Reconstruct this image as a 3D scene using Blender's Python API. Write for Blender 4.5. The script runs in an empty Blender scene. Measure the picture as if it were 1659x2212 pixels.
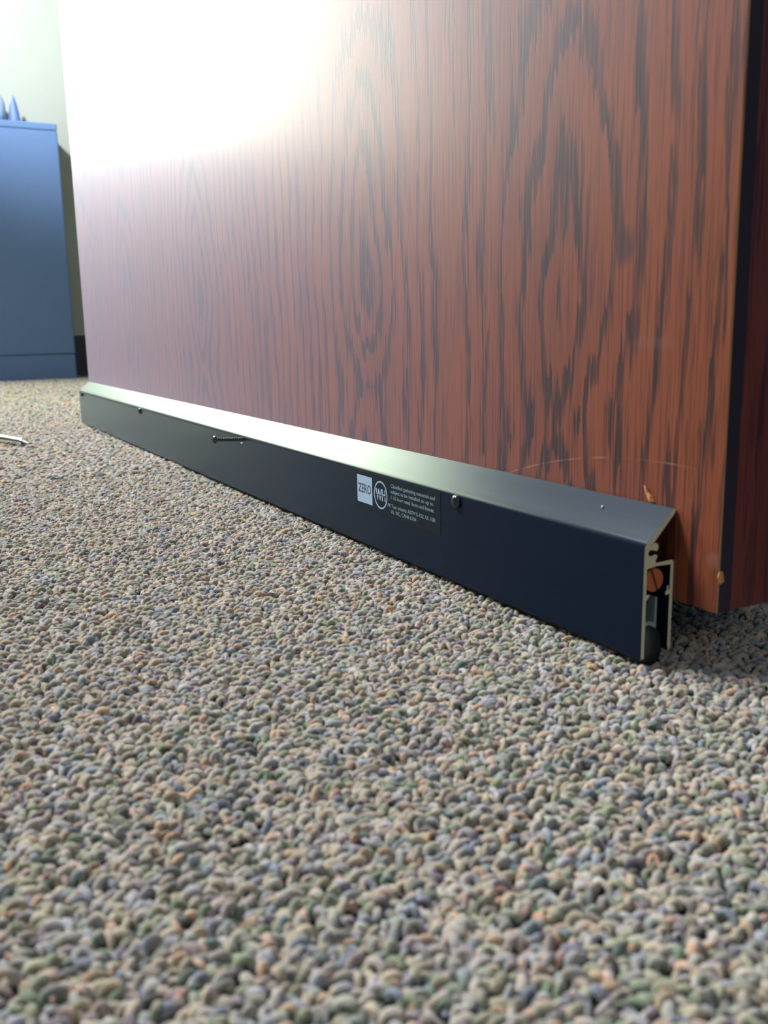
import bpy, bmesh, math, random
import numpy as np
from mathutils import Vector, Matrix
from mathutils.geometry import tessellate_polygon

random.seed(4); rng = np.random.default_rng(4)
SC = bpy.context.scene
COL = SC.collection

# ------------------------------------------------------------------ camera
cam_d = bpy.data.cameras.new('camera')
cam = bpy.data.objects.new('camera', cam_d); COL.objects.link(cam)
SC.camera = cam
CR = Vector((0.4719, 0.8815, -0.0188)); CU = Vector((-0.1641, 0.1087, 0.9804)); CF = Vector((-0.8663, 0.4595, -0.1960))
CR.normalize(); CF = (CF - CR * CF.dot(CR)).normalized(); CU = CR.cross(CF)
cam.matrix_world = Matrix(((CR.x, CU.x, -CF.x, 0.2047), (CR.y, CU.y, -CF.y, -0.2101), (CR.z, CU.z, -CF.z, 0.1030), (0, 0, 0, 1)))
cam_d.sensor_fit = 'VERTICAL'; cam_d.sensor_height = 24.0; cam_d.sensor_width = 18.0
cam_d.lens = 24.0 * 2006.5 / 2212.0
cam_d.clip_start = 0.01
cam_d.dof.use_dof = True; cam_d.dof.focus_distance = 0.46
cam_d.dof.aperture_fstop = cam_d.lens / 1.6

# ------------------------------------------------------------------ light, exposure
world = bpy.data.worlds.new('room_air'); SC.world = world; world.use_nodes = True
bg = world.node_tree.nodes['Background']
bg.inputs[0].default_value = (0.60, 0.76, 1.0, 1); bg.inputs[1].default_value = 0.12

def area_light(name, loc, look, sx, sy, radiance, color, spread=180):
    l = bpy.data.lights.new(name, 'AREA'); l.shape = 'RECTANGLE'; l.size = sx; l.size_y = sy
    l.energy = radiance * math.pi * sx * sy; l.color = color; l.spread = math.radians(spread)
    o = bpy.data.objects.new(name, l); COL.objects.link(o)
    o.location = loc; o.rotation_euler = (Vector(look) - Vector(loc)).to_track_quat('-Z', 'Y').to_euler()
    return o

WX = -2.16                                             # plane of the far wall
WIN = (-1.28, 0.045, 0.545, 1.39)                       # window opening y0, y1, z0, z1
DAY = (15.5, (1.0, 1.0, 0.70, 1))                          # radiance and tint of the daylight in the window pane
area_light('ceiling_troffer', (-1.75, -1.30, 2.3), (-0.42, -0.28, 0), 1.2, 0.6, 18.0, (1.0, 0.96, 0.945), 85)
area_light('added_fill_light', (1.5, -0.45, 0.95), (0, 0, 0.0), 0.6, 0.6, 0.85, (1.0, 0.95, 0.9), 75)  # unseen fill added behind the camera to lift faces turned that way
sp = bpy.data.lights.new('wall_accent_lamp', 'SPOT'); sp.energy = 125; sp.color = (0.96, 1.0, 0.98)
sp.spot_size = math.radians(60); sp.spot_blend = 1.0; sp.shadow_soft_size = 0.05
so = bpy.data.objects.new('wall_accent_lamp', sp); COL.objects.link(so); so.location = (-1.20, -0.30, 1.02)
so.rotation_euler = (Vector((-2.24, 0.20, 0.84)) - Vector(so.location)).to_track_quat('-Z', 'Y').to_euler()

vs = SC.view_settings
SC.display_settings.display_device = 'sRGB'
vs.view_transform = 'Standard'; vs.look = 'None'; vs.exposure = 0.0; vs.gamma = 1.0; vs.use_curve_mapping = False

# ------------------------------------------------------------------ helpers
def lin(r, g, b):
    f = lambda c: c / 12.92 if c <= 0.04045 else ((c + 0.055) / 1.055) ** 2.4
    return (f(r / 255), f(g / 255), f(b / 255), 1.0)

class NT:
    """small node-building helper for one material"""
    def __init__(s, name):
        s.m = bpy.data.materials.new(name); s.m.use_nodes = True
        s.t = s.m.node_tree; s.t.nodes.clear()
        s.out = s.t.nodes.new('ShaderNodeOutputMaterial')
    def n(s, kind, props=None, **ins):
        nd = s.t.nodes.new(kind)
        for k, v in (props or {}).items(): setattr(nd, k, v)
        for k, v in ins.items():
            s.set(nd, k, v)
        return nd
    def set(s, nd, k, v):
        key = int(k[1:]) if k[0] == 'i' and k[1:].isdigit() else k.replace('_', ' ')
        sock = nd.inputs[key]
        if isinstance(v, bpy.types.NodeSocket): s.t.links.new(v, sock)
        else: sock.default_value = v
    def math(s, op, a, b=0.0, c=0.0):
        nd = s.n('ShaderNodeMath', {'operation': op}, i0=a, i1=b)
        if op in ('SMOOTH_MIN', 'MULTIPLY_ADD', 'SMOOTH_MAX', 'WRAP', 'COMPARE'): s.set(nd, 'i2', c)
        return nd.outputs[0]
    def noise(s, vec, scale, detail=2, rough=0.5):
        nd = s.n('ShaderNodeTexNoise', None, Vector=vec, Scale=scale, Detail=detail, Roughness=rough)
        return nd.outputs[0]
    def mapping(s, vec, scale, loc=(0, 0, 0)):
        return s.n('ShaderNodeMapping', None, Vector=vec, Scale=scale, Location=loc).outputs[0]
    def ramp(s, fac, stops):
        nd = s.n('ShaderNodeValToRGB', None, Fac=fac)
        el = nd.color_ramp.elements
        while len(el) > 1: el.remove(el[-1])
        el[0].position = stops[0][0]; el[0].color = stops[0][1]
        for p, c in stops[1:]:
            e = el.new(p); e.color = c
        return nd.outputs[0]
    def mix(s, fac, a, b):
        nd = s.n('ShaderNodeMix', {'data_type': 'RGBA'}); s.set(nd, 'i0', fac); s.set(nd, 'i6', a); s.set(nd, 'i7', b)
        return nd.outputs[2]
    def smooth(s, v, a, b, lo=0.0, hi=1.0):
        return s.n('ShaderNodeMapRange', {'interpolation_type': 'SMOOTHSTEP'}, i0=v, i1=a, i2=b, i3=lo, i4=hi).outputs[0]
    def obj(s): return s.n('ShaderNodeTexCoord').outputs['Object']
    def principled(s, **k):
        p = s.n('ShaderNodeBsdfPrincipled', None, **k); s.t.links.new(p.outputs[0], s.out.inputs[0]); return p

def simple(name, col, rough=0.5, metal=0.0, noise=0.0, nscale=400, spec=0.5, bump=0.0):
    b = NT(name); o = b.obj()
    base = col
    nz = b.noise(o, nscale, 3)
    if noise:
        dark = tuple(c * (1 - noise) for c in col[:3]) + (1,)
        lite = tuple(min(1, c * (1 + noise)) for c in col[:3]) + (1,)
        base = b.mix(nz, dark, lite)
    p = b.principled(Base_Color=base, Roughness=rough, Metallic=metal)
    p.inputs['Specular IOR Level'].default_value = spec
    if bump:
        bp = b.n('ShaderNodeBump', None, Height=nz, Strength=bump, Distance=0.0003); b.set(p, 'Normal', bp.outputs[0])
    return b.m

def link(name, me, parent=None, mats=()):
    o = bpy.data.objects.new(name, me); COL.objects.link(o)
    for m in mats: me.materials.append(m)
    if parent is not None: o.parent = parent
    return o
def from_bm(name, bm, parent=None, mats=(), smooth=False):
    bmesh.ops.recalc_face_normals(bm, faces=bm.faces[:])
    me = bpy.data.meshes.new(name); bm.to_mesh(me); bm.free()
    if smooth:
        for p in me.polygons: p.use_smooth = True
    return link(name, me, parent, mats)
def tag(o, label, cat=None, kind=None, group=None):
    o['label'] = label
    if cat: o['category'] = cat
    if kind: o['kind'] = kind
    if group: o['group'] = group
    return o
def empty(name, loc=(0, 0, 0)):
    o = bpy.data.objects.new(name, None); o.empty_display_size = 0.02; COL.objects.link(o); o.location = loc; return o
def box(bm, x0, x1, y0, y1, z0, z1, mat=0):
    v = [bm.verts.new((x, y, z)) for x in (x0, x1) for y in (y0, y1) for z in (z0, z1)]
    fs = []
    for idx in ((0, 1, 3, 2), (4, 6, 7, 5), (0, 4, 5, 1), (2, 3, 7, 6), (0, 2, 6, 4), (1, 5, 7, 3)):
        f = bm.faces.new([v[i] for i in idx]); f.material_index = mat; fs.append(f)
    return fs
def bevel_all(bm, w, seg=2, sel=None):
    es = [e for e in bm.edges if sel is None or sel(e)]
    bmesh.ops.bevel(bm, geom=es, offset=w, segments=seg, profile=0.5, affect='EDGES', clamp_overlap=True)
def extrude_profile(bm, pts, x0, x1, mat=0, end_mat=None, nseg=1):
    """closed profile [(y, z)] swept along x"""
    xs = [x0 + (x1 - x0) * i / nseg for i in range(nseg + 1)]
    rings = [[bm.verts.new((x, y, z)) for y, z in pts] for x in xs]
    n = len(pts)
    for r0, r1 in zip(rings, rings[1:]):
        for i in range(n):
            f = bm.faces.new((r0[i], r0[(i + 1) % n], r1[(i + 1) % n], r1[i])); f.material_index = mat
    tris = tessellate_polygon([[Vector((y, z, 0)) for y, z in pts]])
    for r in (rings[0], rings[-1]):
        for t in tris:
            f = bm.faces.new([r[i] for i in t]); f.material_index = mat if end_mat is None else end_mat
def lathe(bm, prof, axis_fn, n=24, cap=True, mat=0):
    """profile [(r, h)], axis_fn(x, y, h) -> point"""
    rings = []
    for r, h in prof:
        rings.append([bm.verts.new(axis_fn(r * math.cos(2 * math.pi * k / n), r * math.sin(2 * math.pi * k / n), h)) for k in range(n)])
    for a, b in zip(rings, rings[1:]):
        for k in range(n):
            f = bm.faces.new((a[k], a[(k + 1) % n], b[(k + 1) % n], b[k])); f.material_index = mat
    if cap:
        for r in (rings[0], rings[-1]):
            f = bm.faces.new(r); f.material_index = mat

# ------------------------------------------------------------------ materials
def mat_wood(name, edge=False):
    b = NT(name); o = b.obj()
    sep = b.n('ShaderNodeSeparateXYZ', None, Vector=o)
    X, Y, Z = sep.outputs
    U = b.math('ADD', X, b.math('MULTIPLY', Y, 1.0)) if edge else X
    cmb = b.n('ShaderNodeCombineXYZ', None, X=U, Y=Z, Z=0.0).outputs[0]
    # slow sideways wander of the whole grain
    wob = b.math('MULTIPLY', b.math('SUBTRACT', b.noise(b.mapping(cmb, (4, 5.0, 1), (3.1, 7.7, 0)), 1, 2), 0.5), 0.034)
    Uw = b.math('ADD', U, wob)
    # distance from the hearts of the flat-sawn leaves
    def heart(u0):
        return b.math('ABSOLUTE', b.math('SUBTRACT', Uw, u0))
    d = heart(-0.203)
    for u0 in (-0.060, -0.47, -0.70, -0.86, 0.14):
        d = b.math('SMOOTH_MIN', d, heart(u0), 0.03)
    line = b.math('MULTIPLY', b.math('SUBTRACT', b.math('SQRT', b.math('ADD', b.math('POWER', d, 2.0), 0.00002)), 0.0045), 92.0)
    flame = b.math('MULTIPLY', b.math('SUBTRACT', b.noise(b.mapping(cmb, (11, 5.5, 1), (1.3, 0.4, 0)), 1, 2, 0.5), 0.5), 4.6)
    # ring height along the leaf: an oval heart near knee level of the seal, a saddle below it, flames rising above
    zz = b.math('ADD', Z, b.math('MULTIPLY', b.math('SUBTRACT', b.noise(b.mapping(cmb, (6, 0.1, 1), (2.2, 0, 0)), 1, 1), 0.5), 0.09))
    up = b.math('SQRT', b.math('ADD', b.math('POWER', b.math('SUBTRACT', zz, 0.122), 2.0), 0.00010))
    up = b.math('ADD', b.math('MULTIPLY', up, 29.0), b.math('MULTIPLY', b.math('MAXIMUM', b.math('SUBTRACT', 0.074, zz), 0.0), -58.0))
    up = b.math('PINGPONG', up, 9.0)
    jag = b.math('MULTIPLY', b.math('SUBTRACT', b.noise(b.mapping(cmb, (520, 26, 1)), 1, 2, 0.6), 0.5), 1.1)
    jag2 = b.math('MULTIPLY', b.math('SUBTRACT', b.noise(b.mapping(cmb, (150, 10, 1)), 1, 3, 0.65), 0.5), 0.9)
    flame = b.math('MULTIPLY', flame, b.smooth(d, 0.0, 0.050, 1.0, 0.14))
    fld = b.math('ADD', b.math('ADD', line, flame), b.math('ADD', b.math('ADD', b.math('MULTIPLY', up, b.smooth(d, 0.0, 0.050, 1.0, 0.10)), jag), jag2))
    ph = b.math('FRACT', fld)
    # dark open-pored early wood: sharp on one side, fading on the other
    band = b.math('MULTIPLY', b.smooth(ph, 0.0, 0.06), b.smooth(ph, b.smooth(d, 0.0, 0.05, 0.34, 0.16), b.smooth(d, 0.0, 0.05, 0.52, 0.40), 1, 0))
    pores = b.noise(b.mapping(cmb, (950, 20, 1)), 1, 4, 0.7)
    fine = b.noise(b.mapping(cmb, (1150, 22, 1), (5, 2, 0)), 1, 4, 0.7)
    streak = b.smooth(pores, 0.38, 0.58)
    dark = b.math('MULTIPLY', band, b.math('MULTIPLY_ADD', streak, 0.50, 0.50))
    broad = b.noise(b.mapping(cmb, (22, 3, 1), (9, 1, 0)), 1, 3)
    body = b.mix(broad, lin(94, 46, 25), lin(132, 68, 32))
    body = b.mix(b.math('MULTIPLY', b.smooth(fine, 0.47, 0.64), 0.72), body, lin(62, 30, 22))
    body = b.mix(b.math('MULTIPLY', b.smooth(fine, 0.44, 0.22), 0.35), body, lin(178, 92, 56))
    col = b.mix(b.math('MULTIPLY', dark, 0.97), body, lin(34, 20, 19))
    if edge:
        col = b.mix(0.45, col, lin(84, 26, 32))
    else:
        # old stain on the finish, a faint scrape and rub marks (each has its own shape)
        def spot(x0, z0, rx, rz):
            q = b.math('ADD', b.math('POWER', b.math('DIVIDE', b.math('SUBTRACT', X, x0), rx), 2.0), b.math('POWER', b.math('DIVIDE', b.math('SUBTRACT', Z, z0), rz), 2.0))
            return b.smooth(b.math('ADD', q, b.math('MULTIPLY', b.noise(o, 260, 2), 0.8)), 0.45, 1.5, 1, 0)
        col = b.mix(b.math('MULTIPLY', spot(-0.0263, 0.1265, 0.005, 0.0075), 0.75), col, lin(54, 32, 36))
        col = b.mix(b.math('MULTIPLY', spot(-0.012, 0.0965, 0.012, 0.0022), 0.12), col, lin(120, 105, 98))
        col = b.mix(b.math('MULTIPLY', spot(0.0155, 0.0335, 0.0035, 0.003), 0.16), col, lin(150, 125, 115))
        dx = b.math('ADD', X, 0.035)
        zc = b.math('ADD', b.math('MULTIPLY_ADD', X, 0.12, 0.0625), b.math('MULTIPLY', b.math('POWER', dx, 2.0), -2.1))
        sc = b.math('MULTIPLY', b.smooth(b.math('ABSOLUTE', b.math('SUBTRACT', Z, zc)), 0.00012, 0.00042, 1, 0), b.smooth(b.noise(b.mapping(o, (90, 90, 90)), 1, 2), 0.40, 0.60))
        sc = b.math('MULTIPLY', sc, b.math('MULTIPLY', b.smooth(X, -0.095, -0.08), b.smooth(X, 0.0, 0.012, 1, 0)))
        col = b.mix(b.math('MULTIPLY', sc, 0.28), col, lin(178, 140, 120))
    bump_h = b.math('ADD', b.math('MULTIPLY', dark, -0.6), b.math('MULTIPLY', fine, -0.5))
    bp = b.n('ShaderNodeBump', None, Height=bump_h, Strength=0.22, Distance=0.0002)
    p = b.n('ShaderNodeBsdfPrincipled', None, Base_Color=col, Roughness=0.55, Normal=bp.outputs[0])
    p.inputs['Specular IOR Level'].default_value = 0.10
    # satin lacquer: tight sheen, plus a wide lobe tinted with the glare's bluish haze
    lw = b.n('ShaderNodeLayerWeight', None, Blend=0.5).outputs['Facing']
    bp2 = b.n('ShaderNodeBump', None, Height=bump_h, Strength=0.08, Distance=0.0002)
    g1 = b.n('ShaderNodeBsdfGlossy', None, Color=(1, 1, 1, 1), Roughness=0.27, Normal=bp2.outputs[0])
    g2 = b.n('ShaderNodeBsdfGlossy', None, Color=(0.64, 0.67, 1.0, 1), Roughness=0.55, Normal=bp.outputs[0])
    f1 = b.math('MULTIPLY_ADD', b.math('POWER', lw, 5.0), 0.29, 0.010)
    f2 = b.math('MULTIPLY_ADD', b.math('POWER', lw, 3.0), 0.85, 0.006)
    m2 = b.n('ShaderNodeMixShader', None, i0=f2, i1=p.outputs[0], i2=g2.outputs[0])
    m1 = b.n('ShaderNodeMixShader', None, i0=f1, i1=m2.outputs[0], i2=g1.outputs[0])
    b.t.links.new(m1.outputs[0], b.out.inputs[0])
    return b.m

M_face = mat_wood('stained_oak_veneer')
M_edge = mat_wood('stained_oak_edge', edge=True)
M_core = simple('dark_stained_ply', lin(34, 28, 44), 0.6, noise=0.3, nscale=300)
def mat_worn():
    b = NT('worn_veneer_corner'); o = b.obj()
    n1 = b.noise(b.mapping(o, (200, 200, 14)), 1, 3)
    c = b.mix(b.smooth(n1, 0.42, 0.58), lin(80, 44, 36), lin(160, 112, 74))
    b.principled(Base_Color=c, Roughness=0.6); return b.m
M_worn = mat_worn()
M_rawwood = simple('raw_oak', lin(178, 124, 70), 0.7, noise=0.3, nscale=900)

def mat_bronze():
    b = NT('dark_bronze_anodised'); o = b.obj()
    n1 = b.noise(b.mapping(o, (3, 900, 900)), 1, 3, 0.6)
    n2 = b.noise(o, 900, 3, 0.7)
    spk = b.smooth(n2, 0.74, 0.80)
    col = b.mix(n1, (0.004, 0.008, 0.020, 1), (0.007, 0.012, 0.027, 1))
    bp = b.n('ShaderNodeBump', None, Height=n1, Strength=0.02, Distance=0.0001)
    p = b.n('ShaderNodeBsdfPrincipled', None, Base_Color=col, Roughness=0.5, Normal=bp.outputs[0])
    p.inputs['Specular IOR Level'].default_value = 0.25
    g = b.n('ShaderNodeBsdfGlossy', None, Color=(0.78, 0.94, 1.0, 1), Roughness=b.math('MULTIPLY_ADD', n1, 0.06, 0.225), Normal=bp.outputs[0])
    lw = b.n('ShaderNodeLayerWeight', None, Blend=0.5).outputs['Facing']
    f = b.math('MULTIPLY_ADD', b.math('POWER', lw, 5.0), 1.25, 0.007)
    p.inputs['Specular IOR Level'].default_value = 0.0
    m = b.n('ShaderNodeMixShader', None, i0=f, i1=p.outputs[0], i2=g.outputs[0])
    b.t.links.new(m.outputs[0], b.out.inputs[0]); return b.m
M_bronze = mat_bronze()
M_cut = simple('sawn_aluminium', lin(186, 186, 158), 0.5, metal=0.1, noise=0.18, nscale=1500, bump=0.3)
M_alu = simple('mill_aluminium', lin(150, 178, 182), 0.35, metal=0.6, noise=0.1, nscale=700)
M_copper = simple('copper_rod', lin(176, 104, 70), 0.4, metal=0.35, noise=0.12, nscale=1200)
M_rubber = simple('black_neoprene', (0.012, 0.016, 0.020, 1), 0.55, noise=0.3, nscale=800)
M_screw = simple('blackened_steel', (0.045, 0.055, 0.065, 1), 0.22, metal=0.75, noise=0.2, nscale=900)
M_film = simple('clear_label_film', (0.009, 0.015, 0.022, 1), 0.42, noise=0.5, nscale=260, spec=0.08)
M_print = simple('pale_blue_print', lin(132, 160, 186), 0.6, noise=0.12, nscale=500)
M_text = simple('pale_small_print', lin(106, 136, 150), 0.6, noise=0.2, nscale=900)
M_ink = simple('dark_print', lin(38, 58, 84), 0.6, noise=0.2, nscale=900)
M_wall = simple('painted_wall', lin(160, 166, 161), 0.8, noise=0.03, nscale=60, bump=0.1)
M_dark = simple('blue_laminate', (0.13, 0.23, 0.47, 1), 0.42, noise=0.05, nscale=90, spec=0.3)
M_base = simple('dark_rubber_base', lin(46, 56, 76), 0.5, noise=0.08, nscale=80, spec=0.3)
M_chrome = simple('bright_chrome', (0.85, 0.87, 0.86, 1), 0.16, metal=1.0, noise=0.03)
M_darksteel = simple('dark_tip_steel', (0.05, 0.06, 0.07, 1), 0.4, metal=0.6)
M_white = simple('white_painted_frame', lin(226, 226, 220), 0.5, noise=0.02)
M_paleblue = simple('pale_blue_glaze', lin(172, 192, 222), 0.4, noise=0.04, nscale=40)
M_navy = simple('dull_blue_plastic', lin(96, 120, 176), 0.5, noise=0.06, nscale=60)

def mat_carpet_base():
    b = NT('carpet_backing'); o = b.obj()
    vo = b.n('ShaderNodeTexVoronoi', None, Vector=o, Scale=330.0)
    tone = b.mix(b.n('ShaderNodeSeparateColor', None, Color=vo.outputs['Color']).outputs[0], lin(60, 66, 62), lin(118, 108, 94))
    b.principled(Base_Color=b.mix(b.smooth(vo.outputs['Distance'], 0.3, 0.7), tone, lin(20, 28, 28)), Roughness=1.0); return b.m
M_floor = mat_carpet_base()
def mat_loops():
    b = NT('berber_yarn')
    A = b.n('ShaderNodeAttribute', {'attribute_name': 'yarn_a', 'attribute_type': 'INSTANCER'}).outputs['Color']
    B = b.n('ShaderNodeAttribute', {'attribute_name': 'yarn_b', 'attribute_type': 'INSTANCER'}).outputs['Color']
    ply = b.n('ShaderNodeAttribute', {'attribute_name': 'ply', 'attribute_type': 'GEOMETRY'}).outputs['Fac']
    geo = b.n('ShaderNodeNewGeometry').outputs['Position']
    n1 = b.noise(geo, 1100, 2, 0.6)
    n2 = b.noise(geo, 4600, 3, 0.65)
    w = b.math('SINE', b.math('ADD', b.math('MULTIPLY', ply, 7.0), b.math('MULTIPLY', n1, 9.0)))
    col = b.mix(b.smooth(w, -0.35, 0.35), A, B)
    col = b.mix(b.smooth(n2, 0.35, 0.65, 0.0, 0.8), col, b.n('ShaderNodeMixRGB', {'blend_type': 'MULTIPLY'}, Fac=1.0, Color1=col, Color2=(0.55, 0.56, 0.55, 1)).outputs[0])
    bp = b.n('ShaderNodeBump', None, Height=n2, Strength=0.9, Distance=0.0005)
    p = b.principled(Base_Color=col, Roughness=0.75, Normal=bp.outputs[0])
    p.inputs['Specular IOR Level'].default_value = 0.3
    p.inputs['Sheen Weight'].default_value = 0.42; p.inputs['Sheen Roughness'].default_value = 0.4; p.inputs['Sheen Tint'].default_value = (0.66, 0.78, 1.0, 1)
    return b.m
M_loop = mat_loops()

# ------------------------------------------------------------------ setting: floor, walls, window, door
bm = bmesh.new(); box(bm, -4.6, 2.2, -3.2, 2.6, -0.06, -0.0052)
tag(from_bm('floor', bm, None, [M_floor]), 'carpeted floor of the office', 'floor', 'structure')

y0, y1, z0, z1 = WIN
bm = bmesh.new()
box(bm, WX - 0.12, WX, -3.2, y0, -0.05, 2.6); box(bm, WX - 0.12, WX, y1, 2.6, -0.05, 2.6)
box(bm, WX - 0.12, WX, y0, y1, -0.05, z0); box(bm, WX - 0.12, WX, y0, y1, z1, 2.6)
bmesh.ops.remove_doubles(bm, verts=bm.verts[:], dist=1e-5)
tag(from_bm('wall_far', bm, None, [M_wall]), 'pale painted wall behind the low blue cabinet', 'wall', 'structure')

win = tag(empty('window_1', (WX, (y0 + y1) / 2, z0)), 'daylit window in the pale wall above the cabinet line', 'window', 'structure')
def win_part(name, a):
    bm = bmesh.new(); box(bm, *a); bevel_all(bm, 0.003)
    o = from_bm(name, bm, win, [M_white]); o.matrix_parent_inverse = Matrix.Translation(-Vector(win.location)); return o
win_part('window_frame', (WX - 0.08, WX - 0.03, y0, y0 + 0.03, z0, z1)); win_part('window_frame', (WX - 0.08, WX - 0.03, y1 - 0.03, y1, z0, z1))
win_part('window_frame', (WX - 0.08, WX - 0.03, y0 + 0.03, y1 - 0.03, z0, z0 + 0.03)); win_part('window_frame', (WX - 0.08, WX - 0.03, y0 + 0.03, y1 - 0.03, z1 - 0.03, z1))

pm = NT('daylit_pane')
em = pm.n('ShaderNodeEmission', None, Color=DAY[1], Strength=DAY[0]); pm.t.links.new(em.outputs[0], pm.out.inputs[0])
bm = bmesh.new(); box(bm, WX - 0.072, WX - 0.066, y0 + 0.028, y1 - 0.028, z0 + 0.028, z1 - 0.028)
o = from_bm('pane', bm, win, [pm.m]); o.matrix_parent_inverse = Matrix.Translation(-Vector(win.location)); o['label'] = 'bright daylit window pane'

# black cove base along the far wall
bm = bmesh.new()
extrude_profile(bm, [(0, 0), (0.012, 0.0), (0.005, 0.012), (0.004, 0.098), (0.002, 0.1), (0, 0.1)], -3.2, 2.6)
bmesh.ops.transform(bm, matrix=Matrix(((0, 1, 0, WX), (1, 0, 0, 0), (0, 0, 1, -0.005), (0, 0, 0, 1))), verts=bm.verts[:])
tag(from_bm('baseboard_far', bm, None, [M_base]), 'dark rubber baseboard at the foot of the pale wall', 'baseboard', 'structure')

# wall end that carries the door's hinges, hidden behind the door from the photo's side
bm = bmesh.new(); box(bm, -1.06, -0.935, 0.048, 2.6, -0.05, 2.6)
tag(from_bm('wall_right', bm, None, [M_wall]), 'end of the wall that carries the door hinges', 'wall', 'structure')

DX0, DX1, DZ0, DZ1, DT = -0.9165, 0.0177, 0.0176, 2.03, 0.0445
door = tag(empty('door_1', (DX0, 0, DZ0)), 'red-brown oak veneer door standing open above the carpet', 'door', 'structure')
def door_part(name, bm, mats, label=None):
    o = from_bm(name, bm, door, mats); o.matrix_parent_inverse = Matrix.Translation(-Vector(door.location))
    if label: o['label'] = label
    return o
for ya, yb in ((0.0, 0.0056), (DT - 0.0056, DT)):
    bm = bmesh.new()
    for f in box(bm, DX0, DX1, ya, yb, DZ0, DZ1):
        c = f.calc_center_median(); f.material_index = 0 if abs(c.y - (0 if ya == 0 else DT)) < 1e-6 else 1
    yo = 0 if ya == 0 else DT
    es = [e for e in bm.edges if all(abs(v.co.y - yo) < 1e-6 and v.co.x > 0 for v in e.verts)]
    r = bmesh.ops.bevel(bm, geom=es, offset=0.00045, segments=1, affect='EDGES')
    for f in r['faces']: f.material_index = 2
    door_part('door_skin', bm, [M_face, M_core, M_worn], 'oak veneer face with cathedral grain and a worn edge' if ya == 0 else None)
bm = bmesh.new(); box(bm, DX0, DX1 - 0.0003, 0.0056, DT - 0.0056, DZ0, DZ1)
door_part('edge_band', bm, [M_edge], 'darker red solid wood edge of the door')
# chip of veneer lifted above the seal, with raw wood showing
bm = bmesh.new()
pts = [(-0.0168, 0.0535), (-0.0150, 0.0526), (-0.0136, 0.0508), (-0.0118, 0.0494), (-0.0104, 0.0472), (-0.0122, 0.0470), (-0.0140, 0.0484), (-0.0150, 0.0505)]
a = [bm.verts.new((x, -0.0002, z)) for x, z in pts]
for v in a: v.co = Vector((-0.0116 + (v.co.x + 0.0136) * 0.8, v.co.y, 0.0495 + (v.co.z - 0.0503) * 0.8))
c = [bm.verts.new((v.co.x * 0.75 - 0.0116 * 0.25, -0.0007 - 0.0003 * (i % 2), v.co.z * 0.9 + 0.0495 * 0.1)) for i, v in enumerate(a)]
bm.faces.new(a); bm.faces.new(c)
for i in range(8): bm.faces.new((a[i], a[(i + 1) % 8], c[(i + 1) % 8], c[i]))
door_part('splinter', bm, [M_rawwood], 'pale orange splinter of raw wood')
# crumb of filler left on the edge
bm = bmesh.new()
bmesh.ops.create_icosphere(bm, subdivisions=2, radius=0.0022)
for v in bm.verts: v.co = Vector((v.co.x * 0.35 + DX1 - 0.0001, v.co.y * 0.5 + 0.0010, v.co.z * 1.0 + 0.0285)) + Vector((random.uniform(-1, 1), random.uniform(-1, 1), random.uniform(-1, 1))) * 0.0003
door_part('edge_chip', bm, [M_rawwood], 'pale chip on the door corner')

# ------------------------------------------------------------------ door-bottom seal
L, D, H, CH = -0.9140, -0.0123, 0.0364, 0.0466
seal = tag(empty('door_bottom_seal', (0, -0.006, 0)), 'long dark bronze automatic door-bottom seal against the foot of the wooden door', 'door seal')
def spart(name, bm, mats, smooth=False, label=None, parent=None):
    o = from_bm(name, bm, parent or seal, mats, smooth)
    if parent is None: o.matrix_parent_inverse = Matrix.Translation(-Vector(seal.location))
    if label: o['label'] = label
    return o
def arc(cy, cz, r, a0, a1, n):
    return [(cy + r * math.cos(math.radians(a0 + (a1 - a0) * i / n)), cz + r * math.sin(math.radians(a0 + (a1 - a0) * i / n))) for i in range(n + 1)]
# housing section (y, z): front plate, rolled corner, sloping cap, hook and knob for the end screw, thick block
T = 0.00125
rr = 0.0036
prof = [(D + T, 0.0), (D, 0.0)]
prof += arc(D + rr, H - 0.0017, rr, 180, 131, 10)                       # rolled front corner
prof += [(-0.0009, CH), (-0.0002, CH - 0.0004), (-0.0006, CH - 0.0016)]  # lip at the door
prof += [(D + T + 0.0016, H - 0.0004), (D + T + 0.0009, H - 0.0013)]
prof += arc(-0.0081, 0.0353, 0.0014, 150, -60, 8)                      # upper hook
prof += arc(-0.0098, 0.0337, 0.0010, 70, 290, 7)                       # screw groove
prof += arc(-0.0080, 0.0322, 0.0009, 110, -70, 6)                      # lower knob
prof += [(-0.0076, 0.0304), (-0.0076, 0.0292), (-0.0104, 0.0289), (D + T, 0.0287)]
prof += [(D + T, 0.0206), (-0.0098, 0.0206), (-0.0097, 0.0199), (-0.0106, 0.0190), (D + T, 0.0188)]
bm = bmesh.new(); extrude_profile(bm, prof, L, 0.0, 0, 1)
housing = spart('housing', bm, [M_bronze, M_cut], False)
for p in housing.data.polygons: p.use_smooth = len(p.vertices) == 4 and abs(p.normal.x) < 0.5
housing.data.set_sharp_from_angle(angle=math.radians(24))
# rear leg with its web and locating nub
prof = [(-0.0076, 0.0293), (-0.0076, 0.0303), (-0.0012, 0.0305), (-0.0003, 0.0302), (-0.00015, 0.0296), (-0.0001, 0.0018), (-0.0010, 0.0009), (-0.0014, 0.0028), (-0.00135, 0.0196),
        (-0.0030, 0.0194), (-0.0032, 0.0204), (-0.0026, 0.0208), (-0.0025, 0.0224), (-0.0019, 0.0224), (-0.0018, 0.0208), (-0.00135, 0.0208), (-0.0013, 0.0291)]
bm = bmesh.new(); extrude_profile(bm, prof, L, 0.0, 0, 1)
spart('rear_channel', bm, [M_bronze, M_cut], label='greyish sawn end of the rear channel')
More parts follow.
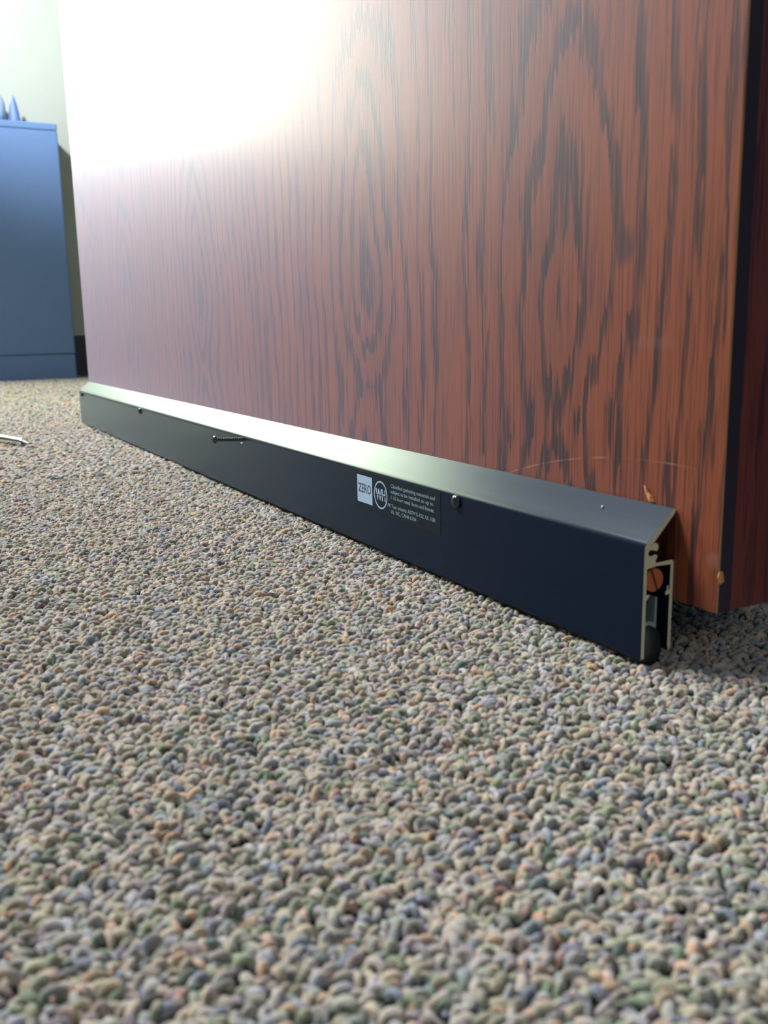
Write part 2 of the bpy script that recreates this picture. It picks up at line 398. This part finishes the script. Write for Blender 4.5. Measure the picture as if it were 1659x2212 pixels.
# copper coloured actuator rod with a screwdriver slot across its end
CY, CZ, RR = -0.00765, 0.0248, 0.00375
bm = bmesh.new()
ang = math.radians(68)                                                # slot runs steeply down to the right
du = Vector((0, -math.cos(ang), math.sin(ang))); dv = Vector((0, math.sin(ang), math.cos(ang)))
hw = 0.00042
for sgn in (1, -1):
    a0 = math.asin(hw / RR)
    ring = []
    for i in range(17):
        t = a0 + (math.pi - 2 * a0) * i / 16
        ring.append(du * (RR * math.cos(t)) + dv * (sgn * RR * math.sin(t)))
    for x0_, x1_ in ((-0.06, -0.0002),):
        va = [bm.verts.new((x0_, CY + p.y, CZ + p.z)) for p in ring]; vb = [bm.verts.new((x1_, CY + p.y * 0.96, CZ + p.z * 0.96)) for p in ring]
        vm = [bm.verts.new((x1_ - 0.0003, CY + p.y, CZ + p.z)) for p in ring]
        bm.faces.new(va); bm.faces.new(vb)
        for A_, B_ in ((va, vm), (vm, vb)):
            for i in range(17): bm.faces.new((A_[i], A_[(i + 1) % 17], B_[(i + 1) % 17], B_[i]))
box(bm, -0.06, -0.0022, CY - 0.0018, CY + 0.0018, CZ - 0.003, CZ + 0.003)
spart('adjusting_rod', bm, [M_copper], label='round copper-coloured rod end with a slot')
# inner drop bar: L shaped bright strip, and the neoprene it carries
prof = [(-0.01095, 0.0098), (-0.0082, 0.0102), (-0.00615, 0.0092), (-0.0053, 0.0084), (-0.0052, 0.0188), (-0.0060, 0.0190), (-0.0062, 0.0108), (-0.0084, 0.0114), (-0.01095, 0.0110)]
bm = bmesh.new(); extrude_profile(bm, prof, L + 0.03, -0.0012)
spart('drop_bar', bm, [M_alu], label='bright bluish metal drop bar')
prof = [(-0.0108, 0.0094)] + [(-0.0082, 0.0098), (-0.0060, 0.0090), (-0.0038, 0.0066), (-0.0034, 0.0036)] + arc(-0.0072, 0.0012, 0.0042, 20, -200, 14) + [(-0.0112, 0.0040)]
prof = [(y, max(z, -0.0030)) for y, z in prof]
bm = bmesh.new(); extrude_profile(bm, prof, L + 0.070, -0.0008)
spart('neoprene_strip', bm, [M_rubber], True, 'black rubber sealing strip')

# screws
def pan_head(bm, h0, tilt=None):
    """pan head with a cross recess; axis -y; h0 = seat distance from the face"""
    R = 0.0026
    prof = [(0.0001, 0.00195), (0.0007, 0.00192)] + [(R * math.sin(t), 0.0006 + 0.00135 * math.cos(t)) for t in (0.45, 0.7, 0.95, 1.2, 1.4, 1.5708)] + [(R, 0.0)]
    lathe(bm, prof, lambda x, y, h: (x, D - h0 - h, y), 24)
    # recess wings, cut as dark inset blades in a shallow cross
def cross(bm, h0):
    for w, l in ((0.00030, 0.00125), (0.00125, 0.00030)):
        box(bm, -w, w, D - h0 - 0.00202, D - h0 - 0.0012, -l, l)
def tf(bm, M): bmesh.ops.transform(bm, matrix=M, verts=bm.verts[:])
for x, z, out in ((-0.8936, 0.0338, 0.0), (-0.625, 0.0335, 0.0), (-0.3577, 0.0341, 0.0182), (-0.1052, 0.0336, 0.0002)):
    M = Matrix.Translation((x, 0, z))
    if out > 0.01: M = M @ Matrix.Translation((0, D, 0)) @ Matrix.Rotation(math.radians(-3.5), 4, 'X') @ Matrix.Translation((0, -D, 0))
    bm = bmesh.new(); pan_head(bm, out); tf(bm, M)
    sc = spart('screw', bm, [M_screw], True, 'half withdrawn screw standing out of the bar' if out > 0.01 else None)
    sc.data.set_sharp_from_angle(angle=math.radians(50))
    bm = bmesh.new(); cross(bm, out); tf(bm, M); spart('recess', bm, [M_rubber], parent=sc)
    if out > 0.01:
        bm = bmesh.new()
        pr = []; h = -0.004; k = 0
        pitch = 0.00125
        n = 14; turns = int((out + 0.004) / pitch); steps = turns * n
        # helical thread: radius follows a sawtooth of the helix phase
        rings = []
        seg = turns * 6
        for i in range(seg + 1):
            hh = -0.004 + (out + 0.004) * i / seg
            ring = []
            for q in range(n):
                th = 2 * math.pi * q / n
                phs = (hh / pitch + th / (2 * math.pi)) % 1.0
                r = 0.00098 + 0.00046 * max(0, 1 - abs(phs - 0.5) / 0.28)
                if hh > out - 0.0012: r = 0.00115
                ring.append(bm.verts.new((r * math.cos(th), D - hh, r * math.sin(th))))
            rings.append(ring)
        for a_, b_ in zip(rings, rings[1:]):
            for q in range(n): bm.faces.new((a_[q], a_[(q + 1) % n], b_[(q + 1) % n], b_[q]))
        bm.faces.new(rings[0]); bm.faces.new(rings[-1]); tf(bm, M)
        spart('threaded_shank', bm, [M_screw], True, parent=sc)
# metal block added as the loose screw's reflection, and a nick on the cap
bm = bmesh.new(); box(bm, -0.3605, -0.3585, D - 0.0009, D + 0.0001, 0.0311, 0.0318); bevel_all(bm, 0.00025); spart('screw_reflection', bm, [M_alu])
bm = bmesh.new(); box(bm, -0.0005, 0.0005, -0.0011, 0.0003, -0.0001, 0.0001)
tf(bm, Matrix.Translation((-0.0275, -0.0053, 0.04350)) @ Matrix.Rotation(math.radians(41), 4, 'X') @ Matrix.Rotation(math.radians(20), 4, 'Z') @ Matrix.Scale(0.55, 4)); spart('nick', bm, [M_print])

# ---- sticker: clear film, printed block with the word, ring mark, lines of print
bm = bmesh.new(); box(bm, -0.1965, -0.1180, D - 0.00012, D, 0.0168, 0.0352); sticker = spart('sticker', bm, [M_film], label='clear printed maker label')
YB = D - 0.00017
def print_part(name, bm, m, lab=None): return spart(name, bm, [m], label=lab, parent=None) if False else _child(name, bm, m, lab)
def _child(name, bm, m, lab=None):
    o = from_bm(name, bm, sticker, [m])
    o.matrix_parent_inverse = (Matrix.Translation(-Vector(seal.location)) @ Matrix.Identity(4)).inverted() @ Matrix.Translation(-Vector(seal.location))
    if lab: o['label'] = lab
    return o
bm = bmesh.new(); box(bm, -0.1950, -0.1793, YB, D - 0.0001, 0.0199, 0.0331); print_part('printed_block', bm, M_print)
bm = bmesh.new()
N = 48; cx_, cz_, ro, ri = -0.1709, 0.0262, 0.00655, 0.00585
vo = [bm.verts.new((cx_ + ro * math.cos(2 * math.pi * k / N), YB, cz_ + ro * math.sin(2 * math.pi * k / N))) for k in range(N)]
vi = [bm.verts.new((cx_ + ri * math.cos(2 * math.pi * k / N), YB, cz_ + ri * math.sin(2 * math.pi * k / N))) for k in range(N)]
for k in range(N): bm.faces.new((vo[k], vo[(k + 1) % N], vi[(k + 1) % N], vi[k]))
r = bmesh.ops.extrude_face_region(bm, geom=bm.faces[:]); bmesh.ops.translate(bm, vec=(0, 0.00006, 0), verts=[v for v in r['geom'] if isinstance(v, bmesh.types.BMVert)])
print_part('ring_mark', bm, M_print)
dg = None
def text(name, body, x, z, width, height, m, bold=0.0, y=YB - 0.00002):
    """flat lettering on the bar's face, fitted to a width and cap height (metres)"""
    cu = bpy.data.curves.new(name, 'FONT'); cu.body = body; cu.size = 1.0; cu.extrude = 0.02; cu.offset = bold; cu.resolution_u = 3
    t = bpy.data.objects.new(name, cu); COL.objects.link(t)
    bpy.context.view_layer.update()
    me = bpy.data.meshes.new_from_object(t.evaluated_get(bpy.context.evaluated_depsgraph_get()))
    bpy.data.objects.remove(t); bpy.data.curves.remove(cu)
    co = np.empty(len(me.vertices) * 3); me.vertices.foreach_get('co', co); co = co.reshape(-1, 3)
    mn, mx = co.min(0), co.max(0)
    sx = width / (mx[0] - mn[0]); sz = height / 0.70
    out = np.stack([x + (co[:, 0] - mn[0]) * sx, np.full(len(co), y) + (0.02 - co[:, 2]) * 0.0006, z + co[:, 1] * sz], 1)
    me.vertices.foreach_set('co', out.ravel()); me.update(); me.name = name; me.materials.clear()
    o = link(name, me, sticker, [m]); return o
text('lettering', 'ZERO', -0.1939, 0.0249, 0.0135, 0.0042, M_ink, 0.022)
text('lettering', 'WH', -0.1757, 0.0238, 0.0096, 0.0052, M_print, 0.03)
bm = bmesh.new(); box(bm, -0.1765, -0.1655, YB - 0.00006, YB, 0.0259, 0.0263); print_part('mark_bar', bm, M_film)
lines = [('Classified gasketing materials and', -0.1608, 0.0312, 0.0385), ('subject to be installed on up to', -0.1610, 0.0286, 0.0372), ('1 1/2 hour rated doors and frames.', -0.1607, 0.0259, 0.0378),
         ('PR Test criteria: ASTM E-152, UL 10B', -0.1640, 0.0219, 0.0418), ('UL 10C, CAN4-S104', -0.1608, 0.0193, 0.0226)]
for body, x, z, w in lines: text('lettering', body, x, z, w, 0.00165, M_text, 0.008)

# ------------------------------------------------------------------ things
# dark cabinet by the far wall
CX = -2.045
cab = tag(empty('cabinet', (CX, 0.03, -0.005)), 'low dull blue cabinet standing against the pale wall beyond the door', 'cabinet')
def cpart(name, a, m, bev=0.003):
    bm = bmesh.new(); box(bm, *a); bevel_all(bm, bev, 2)
    o = from_bm(name, bm, cab, [m]); o.matrix_parent_inverse = Matrix.Translation(-Vector(cab.location)); return o
cpart('body', (WX + 0.012, CX - 0.019, -0.020, 0.184, 0.055, 0.540), M_dark)
cpart('front_panel', (CX - 0.0185, CX, -0.023, 0.187, 0.0548, 0.5382), M_dark)
cpart('top', (WX + 0.008, CX, -0.023, 0.1872, 0.5385, 0.5535), M_dark)
cpart('plinth', (WX + 0.02, CX - 0.0005, -0.020, 0.1865, -0.005, 0.0545), M_dark)
# pale rounded ornament and a dull blue pointed one on the cabinet top
ZT = 0.5537
bm = bmesh.new()
lathe(bm, [(0.020, 0.0), (0.027, 0.004), (0.031, 0.018), (0.033, 0.034), (0.031, 0.048), (0.025, 0.060), (0.016, 0.068), (0.008, 0.071), (0.001, 0.072)], lambda x, y, h: (CX - 0.055 + x, 0.058 + y, ZT + h), 32)
tag(from_bm('rounded_ornament', bm, None, [M_paleblue], True), 'pale blue rounded ornament on the cabinet top, cut by the picture edge', 'ornament')
bm = bmesh.new()
lathe(bm, [(0.0125, 0.0), (0.0130, 0.004), (0.0112, 0.022), (0.0080, 0.040), (0.0045, 0.054), (0.0012, 0.062)], lambda x, y, h: (CX - 0.05 + x, 0.107 + y, ZT + h), 24)
tag(from_bm('pointed_ornament', bm, None, [M_navy], True), 'dull blue pointed ornament on the cabinet top beside the rounded one', 'ornament')

# screwdriver lying on the carpet, only its shaft and tip in view
tip = Vector((-0.7150, -0.0955, 0.0018)); back = Vector((-0.7900, -0.1238, 0.0034))
axis = (back - tip).normalized()
sd = tag(empty('screwdriver', tip), 'bright chrome screwdriver shaft lying on the carpet near the far end of the seal', 'screwdriver')
qm = axis.to_track_quat('Z', 'Y').to_matrix().to_4x4()
def sdpart(name, prof, m, n=20, flat=None):
    bm = bmesh.new(); lathe(bm, prof, lambda x, y, h: (x, y, h), n)
    if flat:
        for v in bm.verts:
            k = max(0.0, 1 - v.co.z / flat); v.co.y *= 1 - 0.72 * k; v.co.x *= 1 + 0.15 * k
    tf(bm, qm); o = from_bm(name, bm, sd, [m], True); o.data.set_sharp_from_angle(angle=math.radians(45)); return o
sdpart('tip', [(0.0022, 0.0), (0.0024, 0.006), (0.0026, 0.012)], M_darksteel, flat=0.011)
sdpart('shaft', [(0.0030, 0.0125), (0.0036, 0.0138), (0.0036, 0.112)], M_chrome)
sdpart('handle', [(0.0032, 0.1125), (0.008, 0.115), (0.009, 0.122), (0.0075, 0.130), (0.0105, 0.145), (0.0115, 0.175), (0.0100, 0.196), (0.004, 0.203)], M_navy)
for ch in sd.children:
    if ch.name.startswith('handle'): ch.location.z += 0.0062

# ------------------------------------------------------------------ carpet pile: one object, every loop an instance
def grid(x0, x1, y0, y1, s):
    xs = np.arange(x0, x1, s); ys = np.arange(y0, y1, s * 0.9)
    gx, gy = np.meshgrid(xs, ys); gx = gx + (np.arange(len(ys)) % 2)[:, None] * s * 0.5
    return gx.ravel(), gy.ravel()
px, py, ps = [], [], []
def add(x, y, s):
    j = s * 0.30
    px.append(x + rng.uniform(-j, j, len(x))); py.append(y + rng.uniform(-j, j, len(x))); ps.append(np.full(len(x), s / 0.00192))
ca, sa = math.cos(0.62), math.sin(0.62)                                 # stitch rows run aslant to the door
def zone(x0, x1, s, rule):
    gx, gy = grid(-3.0, 1.2, -3.0, 1.2, s)
    rx, ry = ca * gx - sa * gy - 0.6, sa * gx + ca * gy
    k = (rx > x0) & (rx <= x1) & (ry > -1.3) & (ry < 0.32) & rule(rx, ry)
    add(rx[k], ry[k], s)
wedge = lambda x, y: (y > -0.2101 - 0.09 + (x - 0.2047) * 0.16) & (y < -0.2101 + 0.06 + (0.2047 - x) * 1.75) & ((y < 0.045) | (x > -0.10) | (x < -0.80))
outer = lambda x, y: (y > -0.55 + (x - 0.2047) * 0.35) & (y < 0.02) & ~wedge(x, y)
zone(-0.50, 0.13, 0.00192, wedge)
zone(-1.05, -0.50, 0.0029, wedge)
zone(-2.145, -1.05, 0.0046, wedge)
zone(-2.14, -0.45, 0.0050, outer); zone(-0.45, 0.26, 0.0025, outer)
px = np.concatenate(px); py = np.concatenate(py); ps = np.concatenate(ps)
keep = rng.random(len(px)) > 0.17; px, py, ps = px[keep], py[keep], ps[keep]; n = len(px)
pal = np.array([lin(*c)[:3] for c in ((206, 196, 172), (222, 180, 146), (206, 204, 202), (160, 174, 196), (134, 120, 134), (156, 172, 140), (188, 180, 160), (118, 142, 114), (92, 100, 102), (176, 180, 178), (198, 172, 146))])
pw = np.array([.20, .05, .13, .10, .08, .11, .13, .06, .04, .08, .02]); pw /= pw.sum()
ia = rng.choice(len(pal), n, p=pw); ib = rng.choice(len(pal), n, p=pw)
br = rng.uniform(0.80, 1.12, (n, 1))
ya = np.clip(pal[ia] * br * np.array([1.10, 1.07, 1.05]), 0, 1); yb = np.clip(pal[ib] * br * np.array([1.10, 1.07, 1.05]), 0, 1)
yb = 0.35 * ya + 0.65 * yb
rot = np.stack([rng.normal(0, 0.55, n), rng.normal(0, 0.30, n), 0.62 + math.pi / 4 + rng.normal(0, 0.75, n)], 1)
scl = np.stack([ps * rng.uniform(0.75, 1.40, n), ps * rng.uniform(0.85, 1.45, n), np.minimum(ps, 1.35) * rng.uniform(0.70, 1.35, n)], 1)
me = bpy.data.meshes.new('carpet_pile')
me.vertices.add(n)
me.vertices.foreach_set('co', np.stack([px, py, rng.uniform(-0.0062, -0.0047, n)], 1).astype(np.float32).ravel())
for nm, arr in (('yarn_a', ya), ('yarn_b', yb), ('loop_rotation', rot), ('loop_scale', scl)):
    at = me.attributes.new(nm, 'FLOAT_VECTOR', 'POINT'); at.data.foreach_set('vector', arr.astype(np.float32).ravel())
me.materials.append(M_loop)
carpet = tag(link('carpet_pile', me), 'looped pile of the flecked beige and grey carpet under the seal', 'carpet', 'stuff')
g = bpy.data.node_groups.new('loop_pile', 'GeometryNodeTree')
g.interface.new_socket('Geometry', in_out='INPUT', socket_type='NodeSocketGeometry'); g.interface.new_socket('Geometry', in_out='OUTPUT', socket_type='NodeSocketGeometry')
N_ = lambda k: g.nodes.new(k); LK = g.links.new
gi, go = N_('NodeGroupInput'), N_('NodeGroupOutput')
arcn = N_('GeometryNodeCurveArc'); arcn.mode = 'RADIUS'
arcn.inputs['Resolution'].default_value = 9; arcn.inputs['Radius'].default_value = 0.00118
arcn.inputs['Start Angle'].default_value = math.radians(-28); arcn.inputs['Sweep Angle'].default_value = math.radians(236)
sp_ = N_('GeometryNodeSplineParameter'); st = N_('GeometryNodeStoreNamedAttribute'); st.data_type = 'FLOAT'; st.domain = 'POINT'; st.inputs['Name'].default_value = 'ply'
LK(arcn.outputs['Curve'], st.inputs['Geometry']); LK(sp_.outputs['Factor'], st.inputs['Value'])
cc = N_('GeometryNodeCurvePrimitiveCircle'); cc.inputs['Resolution'].default_value = 8; cc.inputs['Radius'].default_value = 0.00072
c2m = N_('GeometryNodeCurveToMesh'); LK(st.outputs['Geometry'], c2m.inputs['Curve']); LK(cc.outputs['Curve'], c2m.inputs['Profile Curve'])
tr = N_('GeometryNodeTransform'); tr.inputs['Rotation'].default_value = (math.pi / 2, 0, 0); tr.inputs['Translation'].default_value = (0, 0, 0.0008); LK(c2m.outputs['Mesh'], tr.inputs['Geometry'])
ss = N_('GeometryNodeSetShadeSmooth'); LK(tr.outputs['Geometry'], ss.inputs['Geometry'])
sm = N_('GeometryNodeSetMaterial'); sm.inputs['Material'].default_value = M_loop; LK(ss.outputs['Geometry'], sm.inputs['Geometry'])
iop = N_('GeometryNodeInstanceOnPoints'); LK(gi.outputs[0], iop.inputs['Points']); LK(sm.outputs['Geometry'], iop.inputs['Instance'])
for nm, sock in (('loop_rotation', 'Rotation'), ('loop_scale', 'Scale')):
    na = N_('GeometryNodeInputNamedAttribute'); na.data_type = 'FLOAT_VECTOR'; na.inputs['Name'].default_value = nm
    if sock == 'Rotation':
        e2r = N_('FunctionNodeEulerToRotation'); LK(na.outputs['Attribute'], e2r.inputs[0]); LK(e2r.outputs[0], iop.inputs['Rotation'])
    else: LK(na.outputs['Attribute'], iop.inputs['Scale'])
LK(iop.outputs['Instances'], go.inputs[0])
md = carpet.modifiers.new('loops', 'NODES'); md.node_group = g
print('loops', n)
